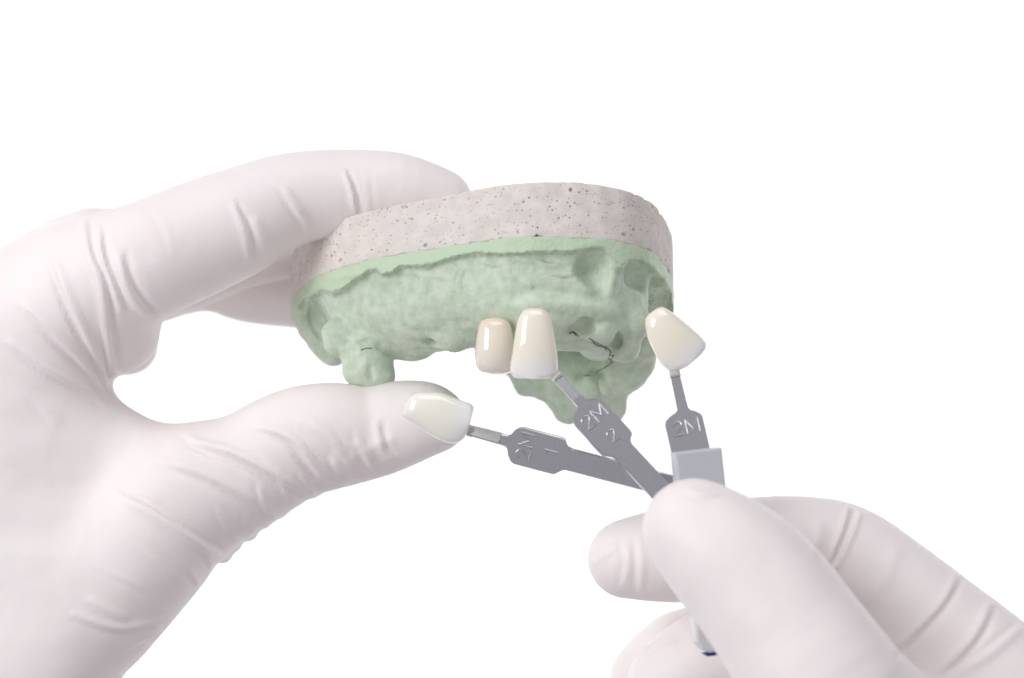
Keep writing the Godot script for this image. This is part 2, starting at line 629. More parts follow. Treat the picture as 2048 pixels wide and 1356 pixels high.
func cast_field(outline: PackedVector2Array) -> CastField:
	var f := CastField.new()
	var lo := outline[0]
	var hi := outline[0]
	for p in outline:
		lo = lo.min(p)
		hi = hi.max(p)
	lo -= Vector2(3, 14)
	hi += Vector2(3, 3)
	f.glo = lo
	f.gw = int((hi.x - lo.x) / f.gc) + 2
	f.gh = int((hi.y - lo.y) / f.gc) + 2
	f.grid.resize(f.gw * f.gh)
	# the back is open: the arch ends there, so the inset is measured from the front and the sides only
	var coarse := PackedVector2Array()
	for i in range(0, outline.size(), 2):
		coarse.append(outline[i])
	if (outline.size() - 1) % 2:
		coarse.append(outline[outline.size() - 1])
	var poly := coarse.duplicate()
	poly.append(outline[outline.size() - 1] + Vector2(-2, -9))
	poly.append(outline[0] + Vector2(2, -9))
	for j in f.gh:
		for i in f.gw:
			var p := lo + Vector2(i, j) * f.gc
			var d := 1e9
			for q in coarse.size() - 1:
				d = minf(d, seg_dist(p, coarse[q], coarse[q + 1]))
			f.grid[j * f.gw + i] = d if Geometry2D.is_point_in_polygon(p, poly) else -d
	# lower edge of the trimmed wall, followed on the wall itself
	var ex := PackedFloat32Array()
	var ey := PackedFloat32Array()
	for e in [[586, 640], [592, 618], [606, 597], [625, 586], [648, 577], [664, 583], [690, 573], [715, 553], [740, 537], [754, 536], [764, 548], [782, 543], [800, 531], [830, 530], [860, 528], [900, 515], [925, 508], [960, 505], [1010, 508], [1060, 503], [1100, 502], [1160, 501], [1200, 500], [1222, 506], [1236, 522], [1246, 528], [1258, 519], [1280, 520], [1300, 531], [1318, 548], [1330, 562], [1336, 570]]:
		var yy := 0.0
		while yy > -6.5:
			var q := on_cast_plane(e[0], e[1], yy)
			if not Geometry2D.is_point_in_polygon(q, poly):
				break
			yy -= 0.05
		var q2 := on_cast_plane(e[0], e[1], yy)
		if ex.is_empty() or q2.x > ex[ex.size() - 1] + 0.05:
			ex.append(q2.x)
			ey.append(yy)
	var at := 0
	for i in 320:
		var x := -46.0 + i * 0.25
		while at < ex.size() - 2 and x > ex[at + 1]:
			at += 1
		f.lip.append(lerpf(ey[at], ey[at + 1], clampf((x - ex[at]) / (ex[at + 1] - ex[at]), 0.0, 1.0)))
	f.to_local = cast_frame.affine_inverse()
	f.wob.seed = 5
	f.wob.frequency = 0.09
	f.noise.seed = 21
	f.noise.frequency = 0.16
	f.noise.fractal_octaves = 3
	f.noise_amp = 0.2
	f.fine.seed = 4
	f.fine.frequency = 0.9
	f.fine.fractal_octaves = 2
	f.fine_amp = 0.05
	f.margin = 2.0
	return f


func cast_details(f: CastField) -> void:
	var none := PackedInt32Array()
	var at := func(px, py, sink):
		var p := on_surface(f, px, py, none)
		return p + (p - Vector3(0, 0, EYE)).normalized() * sink
	# molar stump on which the thumb presses
	var s: Vector3 = at.call(735, 668, 3.0)
	var z := s.z
	for q in [[714, 690, 714, 742, 2.5, 2.7], [758, 690, 759, 750, 2.5, 2.75], [736, 690, 738, 742, 3.2, 3.4]]:
		f.chain_id += 1
		f.cone(pt(q[0], q[1], z + 0.5), pt(q[2], q[3], z + 0.5), q[4], q[5], 1.0)
	for q in [[716, 738], [757, 744]]:
		f.chain_id += 1
		f.cone(pt(q[0], q[1], z - 4.5), pt(q[0], q[1] - 40, z - 4.5), 2.6, 2.6, 1.5)
	# gum on both sides of the stump
	for q in [[800, 668, 830, 690, 2.8, 2.4], [672, 668, 668, 690, 2.6, 1.8]]:
		f.chain_id += 1
		f.cone(pt(q[0], q[1], z), pt(q[2], q[3], z), q[4], q[5], 2.5)
	# knobs down the left rear edge
	for q in [[602, 630, 22], [622, 656, 28], [645, 684, 32], [668, 706, 34]]:
		f.chain_id += 1
		f.cone(pt(q[0], q[1] - 14, -31), pt(q[0], q[1], -31), len_at(q[2], -31), len_at(q[2] * 0.8, -31), 3.0)
	# saddles and knobs along the crest
	for q in [[1243, 688, 3.0, 1.6], [1196, 664, 2.6, 2.0], [1264, 640, 3.0, 2.0], [1280, 690, 2.6, 1.6], [905, 672, 2.6, 2.0]]:
		var p: Vector3 = at.call(q[0], q[1], q[3])
		f.chain_id += 1
		f.cone(p, p + Vector3(0.3, -0.3, 0), q[2], q[2], 2.0)
	# far side of the arch with its teeth, seen from below
	var far := [[930, 622, -35, 52], [1030, 664, -36, 76], [1090, 712, -36, 80], [1140, 742, -35, 76], [1200, 752, -32, 66], [1252, 734, -26, 50], [1282, 690, -18, 38]]
	f.chain_id += 1
	for i in far.size() - 1:
		f.cone(pt(far[i][0], far[i][1], far[i][2]), pt(far[i + 1][0], far[i + 1][1], far[i + 1][2]), len_at(far[i][3], far[i][2]), len_at(far[i + 1][3], far[i + 1][2]), 2.0)
	for q in [[1086, 772, -34, 30], [1116, 786, -34, 24], [1137, 816, -34, 35], [1204, 806, -31, 42], [1226, 816, -31, 28], [1050, 772, -34, 22], [1258, 742, -20, 40], [1282, 730, -20, 26], [1228, 752, -19, 17], [1190, 776, -25, 22], [1214, 778, -21, 14], [1166, 782, -27, 20], [1240, 776, -20, 13]]:
		f.chain_id += 1
		f.cone(pt(q[0] - 4, q[1] - 12, q[2]), pt(q[0], q[1], q[2]), len_at(q[3], q[2]), len_at(q[3] * 0.95, q[2]), 1.3)
	# vestibule pockets and sockets
	for q in [[1192, 538, -1.0, 3.6, 1208, 578, 2.0], [1268, 548, -0.8, 2.4, 1290, 560, 2.0], [1300, 580, 2.6, 3.0, 1302, 615, 2.6], [1170, 656, 0.3, 1.9, 1148, 662, 1.0], [1226, 676, 0.7, 1.5, 1233, 686, 1.0], [864, 686, 0.3, 1.2, 870, 686, 0.9]]:
		var p: Vector3 = at.call(q[0], q[1], q[2])
		var p2: Vector3 = at.call(q[4], q[5], q[2])
		if p.z > -200.0 and p2.z > -200.0:
			f.chain_id += 1
			f.cone(p, p2, q[3], q[6], 0.9, 1)


func cast_creases(f: CastField) -> void:
	var pl := f.all_prims()
	fold(f, pl, [[1222, 500], [1229, 535], [1222, 565], [1212, 596]], 0.75, 0.75)
	fold(f, pl, [[1246, 524], [1240, 552], [1238, 590]], 0.7, 0.5)
	fold(f, pl, [[1010, 606], [1035, 592], [1080, 582], [1160, 594], [1240, 612]], 0.9, -0.5)
	fold(f, pl, [[1020, 625], [1090, 604], [1170, 612], [1250, 632]], 1.3, 0.35)
	fold(f, pl, [[742, 540], [758, 556], [770, 578]], 0.45, 0.3)
	fold(f, pl, [[782, 546], [800, 552], [840, 556]], 0.4, -0.25)
	fold(f, pl, [[820, 535], [845, 560], [850, 590]], 0.5, 0.22, 7.0, 0.8)
	fold(f, pl, [[700, 580], [690, 610], [694, 640]], 0.8, 0.2, 9.0, 0.8)
	fold(f, pl, [[620, 600], [612, 640], [640, 690]], 0.6, 0.35, -8.0, 0.9)
	fold(f, pl, [[606, 612], [600, 640], [622, 680]], 0.5, 0.3, 7.0, 0.9)
	fold(f, pl, [[960, 520], [985, 530], [1015, 526]], 0.4, 0.25, 6.0, 0.8)
	fold(f, pl, [[1100, 545], [1125, 552], [1150, 548]], 0.4, 0.28, 5.0, 0.8)
	fold(f, pl, [[1000, 556], [1020, 552], [1035, 560]], 0.36, 0.3)
	fold(f, pl, [[880, 640], [910, 648], [950, 640]], 0.9, -0.2)
	fold(f, pl, [[790, 640], [830, 652], [870, 640]], 1.2, 0.22)
	fold(f, pl, [[1060, 640], [1100, 628], [1140, 640]], 0.9, -0.22)
	fold(f, pl, [[1255, 650], [1262, 680], [1250, 706]], 0.6, -0.4)
	fold(f, pl, [[1185, 672], [1205, 690], [1230, 704]], 0.5, -0.4)
	fold(f, pl, [[1070, 520], [1100, 530], [1122, 528]], 0.5, 0.7, -6.0, 0.8)
	fold(f, pl, [[900, 520], [925, 535], [918, 560], [922, 595]], 0.4, 0.4, 6.0, 0.8)
	fold(f, pl, [[838, 550], [870, 552], [915, 560]], 0.4, 0.25)
	fold(f, pl, [[1000, 520], [1040, 518], [1075, 525]], 0.4, 0.4)
	fold(f, pl, [[1130, 535], [1160, 540], [1172, 530]], 0.4, 0.35)
	fold(f, pl, [[1040, 560], [1062, 572], [1058, 585]], 0.4, 0.3)
	fold(f, pl, [[700, 690], [715, 685], [722, 715]], 0.5, 0.35)
	fold(f, pl, [[745, 764], [742, 748], [738, 728]], 0.6, -0.4)
	fold(f, pl, [[699, 678], [692, 700], [690, 735]], 0.5, -0.6)
	fold(f, pl, [[750, 688], [770, 699], [790, 716]], 0.5, -0.7)
	fold(f, pl, [[700, 690], [735, 683], [760, 692]], 0.5, -0.35)
	fold(f, pl, [[650, 560], [730, 545], [760, 542]], 0.6, 0.3)
	fold(f, pl, [[640, 650], [660, 690], [690, 735]], 0.6, 0.3)
	fold(f, pl, [[1190, 660], [1215, 640], [1250, 650]], 0.6, -0.4)


func cast_texture_plaster() -> Array:
	var n := 1024
	var rng := RandomNumberGenerator.new()
	rng.seed = 77
	var nz := FastNoiseLite.new()
	nz.seed = 9
	nz.frequency = 0.02
	nz.fractal_octaves = 4
	var base := Image.create(n, n, false, Image.FORMAT_RGB8)
	var high := Image.create(n, n, false, Image.FORMAT_RGB8)
	var soft: Image = nz.get_seamless_image(n, n)
	for y in n:
		for x in n:
			var v := soft.get_pixel(x, y).r - 0.5
			base.set_pixel(x, y, Color(0.86 + v * 0.09, 0.83 + v * 0.095, 0.81 + v * 0.10))
			high.set_pixel(x, y, Color(0.6 + v * 0.3, 0, 0))
	var tints := [Color(0.24, 0.19, 0.19), Color(0.36, 0.33, 0.38), Color(0.48, 0.29, 0.23), Color(0.62, 0.46, 0.30), Color(0.28, 0.25, 0.33), Color(0.48, 0.42, 0.42), Color(0.60, 0.36, 0.36), Color(0.30, 0.20, 0.17)]
	for k in 4200:
		var cx := rng.randi() % n
		var cy := rng.randi() % n
		var r := 0.6 + 1.6 * pow(rng.randf(), 3.0)
		if k < 110:
			r = 2.2 + 3.4 * pow(rng.randf(), 2.0)
		var tint: Color = tints[rng.randi() % tints.size()]
		var strong := rng.randf_range(0.25, 1.0) if k >= 110 else rng.randf_range(0.75, 1.0)
		var pit := k % 3 != 0
		var tall := rng.randf_range(0.7, 1.4)
		for dy in range(-7, 8):
			for dx in range(-7, 8):
				var e := Vector2(dx * tall, dy).length() + 0.5 * sin(dx * 1.7 + k) * sin(dy * 1.3)
				var m := clampf(r - e + 0.5, 0.0, 1.0)
				if m > 0.0:
					var x := (cx + dx + n) % n
					var y := (cy + dy + n) % n
					base.set_pixel(x, y, base.get_pixel(x, y).lerp(tint, m * strong))
					if pit:
						high.set_pixel(x, y, high.get_pixel(x, y).lerp(Color(0.1, 0, 0), m))
	# shallow scrapes and pits without colour
	for k in 900:
		var cx := rng.randi() % n
		var cy := rng.randi() % n
		var r := 1.0 + 2.0 * rng.randf()
		for dy in range(-4, 5):
			for dx in range(-4, 5):
				var m := clampf(r - Vector2(dx, dy).length(), 0.0, 1.0)
				if m > 0.0:
					var x := (cx + dx + n) % n
					var y := (cy + dy + n) % n
					high.set_pixel(x, y, high.get_pixel(x, y).lerp(Color(0.3, 0, 0), m * 0.8))
	return [ImageTexture.create_from_image(base), ImageTexture.create_from_image(high)]


func build_cast(green: Array, f: CastField, outline: PackedVector2Array) -> void:
	var origin := cast_frame.origin
	var o := thing("dental_cast", origin, "green dental cast of an upper jaw on a speckled pinkish plaster base", "dental cast")
	o.basis = cast_frame.basis
	# plaster base: outline swept up, wall, chipped upper edge
	var tex := cast_texture_plaster()
	var plaster := StandardMaterial3D.new()
	plaster.albedo_texture = tex[0]
	plaster.roughness = 0.85
	plaster.metallic_specular = 0.3
	plaster.uv1_triplanar = true
	plaster.uv1_scale = Vector3.ONE * 13.0
	plaster.heightmap_enabled = true
	plaster.heightmap_texture = tex[1]
	plaster.heightmap_scale = 0.03
	var chip := FastNoiseLite.new()
	chip.seed = 12
	chip.frequency = 0.5
	var seam := FastNoiseLite.new()
	seam.seed = 31
	seam.frequency = 0.22
	var full := outline.duplicate()
	full.append(outline[outline.size() - 1] + Vector2(-2, -9))
	full.append(outline[0] + Vector2(2, -9))
	var dense := PackedVector2Array()
	for i in full.size():
		var p := full[i]
		var q := full[(i + 1) % full.size()]
		var c := maxi(1, int(p.distance_to(q) / 0.45))
		for t in c:
			dense.append(p.lerp(q, float(t) / c))
	var mid := Vector2.ZERO
	for p in dense:
		mid += p
	mid /= dense.size()
	var rings := []
	# [height, inset, chip]
	for lv in [[-0.25, 1.2, 0.0], [-0.25, 0.1, 0.0], [0.02, 0.03, 0.0], [1.5, 0.0, 0.0], [3.5, 0.0, 0.0], [5.5, 0.0, 0.0], [7.5, 0.0, 0.0], [9.0, 0.02, 0.3], [9.45, 0.08, 0.8], [9.6, 0.45, 1.0], [9.7, 3.0, 0.0], [9.7, 9.0, 0.0]]:
		var ring := []
		for p in dense:
			var dir := (mid - p).normalized()
			var c := maxf(chip.get_noise_2d(p.x * 1.3, p.y * 1.3) - 0.18, 0.0)
			var q: Vector2 = p + dir * (lv[1] + c * lv[2] * 0.9 + 0.12 * chip.get_noise_3d(p.x * 0.3, lv[0] * 0.5, p.y * 0.3))
			var tall: float = lv[0] * (0.93 + 0.10 * clampf((p.x + 25.0) / 35.0, 0.0, 1.0) - 0.006 * maxf(p.x - 12.0, 0.0))
			if lv[0] < 0.5:
				tall += maxf(seam.get_noise_2d(p.x, p.y) - 0.22, 0.0) * 2.2
			ring.append(Vector3(q.x, tall - c * lv[2] * 0.8, q.y))
		rings.append(ring)
	put("plaster_base", loft(rings), plaster, o)
	# green arch
	var colors := PackedColorArray()
	var chalk := FastNoiseLite.new()
	chalk.seed = 15
	chalk.frequency = 0.38
	chalk.fractal_octaves = 4
	var grain := FastNoiseLite.new()
	grain.seed = 16
	grain.frequency = 1.1
	grain.fractal_octaves = 2
	var pos: PackedVector3Array = green[0]
	var nor: PackedVector3Array = green[1]
	var inv := cast_frame.affine_inverse()
	for i in pos.size():
		var l := inv * pos[i]
		var s := f.inset(l.x, l.z)
		var c := clampf(0.62 + chalk.get_noise_3dv(pos[i]) * 0.85, 0.0, 1.0)
		var g := grain.get_noise_3dv(pos[i]) * 0.035
		var e := Color(0.46, 0.58, 0.42).lerp(Color(0.64, 0.71, 0.605), c)
		if s < 0.3:
			e = Color(0.52, 0.645, 0.475)       # freshly trimmed stone
			g *= 0.3
		colors.append(Color(e.r * (1.0 + g), e.g * (1.0 + g), e.b * (1.0 + g)))
	var stone := StandardMaterial3D.new()
	stone.vertex_color_use_as_albedo = true
	stone.roughness = 0.5
	stone.metallic_specular = 0.35
	var bump := NoiseTexture2D.new()
	bump.width = 512
	bump.height = 512
	bump.seamless = true
	var bn := FastNoiseLite.new()
	bn.seed = 40
	bn.frequency = 0.03
	bn.fractal_octaves = 4
	bump.noise = bn
	stone.uv1_triplanar = true
	stone.uv1_scale = Vector3.ONE * 70.0
	stone.heightmap_enabled = true
	stone.heightmap_texture = bump
	stone.heightmap_scale = 0.008
	put("gum_arch", to_mesh(green, colors, origin, cast_frame.basis), stone, o)
	# pencil marks
	var graphite := StandardMaterial3D.new()
	graphite.albedo_color = col(0.06, 0.065, 0.08)
	graphite.roughness = 0.5
	var pl := f.all_prims()
	var cl := PackedInt32Array(range(f.ca.size()))
	for line in [[[1140, 664], [1148, 666], [1152, 672]], [[1138, 668], [1146, 663], [1153, 668], [1158, 674]], [[1178, 676], [1190, 684], [1202, 690], [1216, 697], [1222, 705], [1218, 710]], [[1184, 684], [1196, 692], [1208, 694], [1214, 702]], [[1218, 712], [1228, 710], [1222, 720], [1216, 716], [1226, 726]], [[1226, 724], [1212, 734], [1200, 740], [1192, 745]], [[722, 700], [734, 696], [746, 697]], [[1168, 752], [1176, 750], [1182, 752]]]:
		var st := SurfaceTool.new()
		st.begin(Mesh.PRIMITIVE_TRIANGLES)
		var pts := []
		var any := false
		for q in line.size() - 1:
			for j in 5:
				var t := j / 5.0
				var p := on_surface(f, lerpf(line[q][0], line[q + 1][0], t), lerpf(line[q][1], line[q + 1][1], t), pl)
				var dir := (p - Vector3(0, 0, EYE)).normalized()
				p -= dir * 1.2
				for step in 14:
					p += dir * clampf(f.full(p, pl, cl) * 0.7, -0.4, 0.8)
				var here := inv * p
				if pts and pts[pts.size() - 1].distance_to(here) > 1.2:
					if pts.size() > 1:
						tube(st, pts, 0.085, 5)
						any = true
					pts = []
				pts.append(here)
		if pts.size() > 1:
			tube(st, pts, 0.085, 5)
			any = true
		if any:
			put("pencil_mark", st.commit(), graphite, o)


# ---------------------------------------------------------------- teeth and shade tabs
func spline(rows: Array, n: int) -> Array:
	# Catmull-Rom through rows of numbers, n samples, denser at both ends
	var out := []
	for i in n:
		var e := 0.5 - 0.5 * cos(PI * i / (n - 1.0))
		var x := e * (rows.size() - 1)
		var k := mini(int(x), rows.size() - 2)
		var t := x - k
		var r := []
		for c in rows[0].size():
			r.append(cubic_interpolate(rows[k][c], rows[k + 1][c], rows[maxi(k - 1, 0)][c], rows[mini(k + 2, rows.size() - 1)][c], t))
		out.append(r)
	return out


func tooth_mesh(rows: Array, z: float, front: float, rear: float, neck: Color, body: Color, tip: Color) -> ArrayMesh:
	# rows: u along the tooth (neck to edge), v from and to, in pixels; x of the mesh is v, y is -u, z faces out
	var k := len_at(1.0, z)
	var rings := []
	var colors := []
	var m := 40
	var all := spline(rows, 34)
	var u_end: float = rows[rows.size() - 1][0]
	for r in all.size():
		var e: Array = all[r]
		var t: float = clampf(e[0] / u_end, 0.0, 1.0)
		var half: float = maxf(e[2] - e[1], 0.4) * 0.5 * k
		var mid: float = (e[1] + e[2]) * 0.5 * k
		var thick := front * (0.55 + 0.55 * sin(PI * clampf(0.12 + 0.62 * t, 0.0, 1.0))) * minf(1.0, half / (front * 1.1))
		var behind := rear * (1.0 - 0.55 * t) * minf(1.0, half / (front * 1.1))
		var lean := -0.9 * t * t * front * 0.5
		var ring := []
		for i in m:
			var w := TAU * i / m
			var x := cos(w)
			var y := sin(w)
			var px := signf(x) * pow(absf(x), 0.86) * half
			# three soft lobes on the face
			var lobes := 1.0 + 0.035 * cos(px / maxf(half, 0.1) * 5.2) * t
			var pz := (pow(absf(y), 0.9) * thick * lobes if y > 0.0 else -pow(absf(y), 0.8) * behind)
			ring.append(Vector3(mid + px, -e[0] * k, pz + lean))
		rings.append(ring)
		var c := neck.lerp(body, smoothstep(0.0, 0.35, t)).lerp(tip, smoothstep(0.5, 1.0, t))
		colors.append(c)
	rings.reverse()
	colors.reverse()
	return loft(rings, true, colors)


func porcelain(rough: float) -> StandardMaterial3D:
	var m := StandardMaterial3D.new()
	m.vertex_color_use_as_albedo = true
	m.roughness = rough
	m.metallic_specular = 0.5
	m.clearcoat_enabled = true
	m.clearcoat = 1.0
	m.clearcoat_roughness = 0.02
	return m


func axis_basis(ux: float, uy: float, z0: float, z1: float, length_px: float, roll: float) -> Basis:
	# y axis points back along u (towards the tooth), z faces the viewer
	var u := Vector3(ux * length_px / S, -uy * length_px / S, z1 - z0).normalized()
	var y := -u
	var x := y.cross(Vector3(0, 0, 1)).normalized()
	var b := Basis(x, y, x.cross(y).normalized())
	return b * Basis(Vector3.UP, roll)


func plate(poly: PackedVector2Array, thick: float, bevel: float) -> ArrayMesh:
	# an outline in millimetres (x, y) with thickness along z and small bevels
	var st := SurfaceTool.new()
	st.begin(Mesh.PRIMITIVE_TRIANGLES)
	st.set_smooth_group(-1)
	if Geometry2D.is_polygon_clockwise(poly):
		poly.reverse()
	var n := poly.size()
	var inner := PackedVector2Array()
	for i in n:
		var d0 := (poly[i] - poly[(i + n - 1) % n]).normalized()
		var d1 := (poly[(i + 1) % n] - poly[i]).normalized()
		var nn := Vector2(-d0.y, d0.x) + Vector2(-d1.y, d1.x)
		inner.append(poly[i] + nn.normalized() * bevel / maxf(0.5, nn.length() * 0.5))
	var levels := [[inner, thick * 0.5], [poly, thick * 0.5 - bevel], [poly, -thick * 0.5 + bevel], [inner, -thick * 0.5]]
	for l in 3:
		for i in n:
			var j := (i + 1) % n
			var a := Vector3(levels[l][0][i].x, levels[l][0][i].y, levels[l][1])
			var b := Vector3(levels[l][0][j].x, levels[l][0][j].y, levels[l][1])
			var c := Vector3(levels[l + 1][0][j].x, levels[l + 1][0][j].y, levels[l + 1][1])
			var d := Vector3(levels[l + 1][0][i].x, levels[l + 1][0][i].y, levels[l + 1][1])
			for p in [a, b, c, a, c, d]:
				st.add_vertex(p * MM)
	var idx := Geometry2D.triangulate_polygon(inner)
	for side in [1.0, -1.0]:
		for t in range(0, idx.size(), 3):
			var order := [idx[t], idx[t + 1], idx[t + 2]]
			var p0 := inner[order[0]]
			var p1 := inner[order[1]]
			var p2 := inner[order[2]]
			var ccw := (p1 - p0).cross(p2 - p0) > 0.0
			if ccw == (side > 0.0):
				order.reverse()
			for q in order:
				st.add_vertex(Vector3(inner[q].x, inner[q].y, side * thick * 0.5) * MM)
	st.generate_normals()
	return st.commit()


func strokes(glyph: String) -> Array:
	match glyph:
		"2":
			return [[[0.05, 0.78], [0.16, 0.94], [0.4, 1.0], [0.62, 0.9], [0.68, 0.72], [0.55, 0.5], [0.25, 0.22], [0.02, 0.0], [0.7, 0.0]]]
		"M":
			return [[[0.0, 0.0], [0.0, 1.0], [0.45, 0.25], [0.9, 1.0], [0.9, 0.0]]]
		"1":
			return [[[0.1, 0.78], [0.4, 1.0], [0.4, 0.0]]]
	return []


func lettering(lines: Array, zf: float) -> ArrayMesh:
	# lines: text, x, y of the lower left corner, height, all in millimetres
	var st := SurfaceTool.new()
	st.begin(Mesh.PRIMITIVE_TRIANGLES)
	for l in lines:
		var x: float = l[1]
		for ch in l[0]:
			var wide := 0.0
			for s in strokes(ch):
				var pts := []
				for p in s:
					wide = maxf(wide, p[0])
					pts.append(Vector3(x + p[0] * l[3], l[2] + p[1] * l[3], zf))
				tube(st, pts, 0.19, 8)
			x += (wide + 0.28) * l[3]
	return st.commit()


func build_tab(called_label: String, neck_px: Vector2, rows: Array, tooth_axis: Vector2, a_px: Vector2, b_px: Vector2, za: float, zb: float, digits: Array, roll: float, stem_roll: float, tooth_yaw: float, tooth_z: float, steel: Material, resin: Material, ivory: Array, shank_end: float) -> void:
	var o := thing("shade_tab", pt(a_px.x, a_px.y, za), called_label, "shade tab", "tooth shade tabs fanned out from the holder")
	var origin := pt(a_px.x, a_px.y, za)
	var dir := (b_px - a_px).normalized()
	var length := a_px.distance_to(b_px)
	var basis := axis_basis(dir.x, dir.y, za, zb, length, roll)
	o.basis = Basis()
	var k := len_at(1.0, (za + zb) * 0.5)
	# metal plate with shoulders and shank
	var prof := [[66, 9.5], [80, 10], [86, 14], [91, 24], [99, 32], [106, 34], [186, 34], [195, 32], [200, 24], [205, 19], [212, 17]]
	var prof2 := [[66, -12], [80, -12.5], [85, -17], [90, -30], [98, -40], [106, -43], [182, -43], [190, -42], [199, -34], [206, -29], [212, -28]]
	var poly := PackedVector2Array()
	for p in prof:
		poly.append(Vector2(p[1], -p[0]) * k)
	poly.append(Vector2(17, -shank_end) * k)
	poly.append(Vector2(-28, -shank_end) * k)
	prof2.reverse()
	for p in prof2:
		poly.append(Vector2(p[1], -p[0]) * k)
	var pm := put("metal_plate", plate(poly, 1.0, 0.14), steel, o)
	pm.basis = basis
	var words := []
	for d in digits:
		words.append([d[0], d[1] * k, -d[2] * k, d[3] * k])
	var lm := put("stamped_lettering", lettering(words, 0.47), steel, pm)
	lm.position = Vector3.ZERO
	# stem towards the tooth
	var stem := PackedVector2Array([Vector2(9.5, -67.0), Vector2(8.5, 6), Vector2(-10.5, 6), Vector2(-12, -67.0)])
	for i in stem.size():
		stem[i] = Vector2((stem[i].x + 1.5) / cos(stem_roll + minf(roll, 0.0)) - 1.5, stem[i].y) * k
	var sm := put("stem", plate(stem, 0.4, 0.08), steel, o)
	sm.basis = basis * Basis(Vector3.UP, stem_roll)
	sm.position = basis * Vector3(0, 0, -0.15) * MM
	# resin collar between stem and tooth
	var collar := PackedVector2Array([Vector2(10.2, -9), Vector2(9.6, 8), Vector2(-11.6, 8), Vector2(-12.4, -9)])
	for i in collar.size():
		collar[i] *= k
	var cm := put("resin_collar", plate(collar, 1.3, 0.3), resin, o)
	cm.basis = basis
	# tooth
	var tb := axis_basis(tooth_axis.x, tooth_axis.y, 0.0, 0.0, 100.0, 0.0)
	var tm := put("tooth", tooth_mesh(rows, tooth_z, 2.3, 1.6, ivory[0], ivory[1], ivory[2]), porcelain(0.12), o)
	tm.basis = tb * Basis(Vector3.UP, tooth_yaw)
	tm.position = (pt(neck_px.x, neck_px.y, tooth_z) - origin) * MM


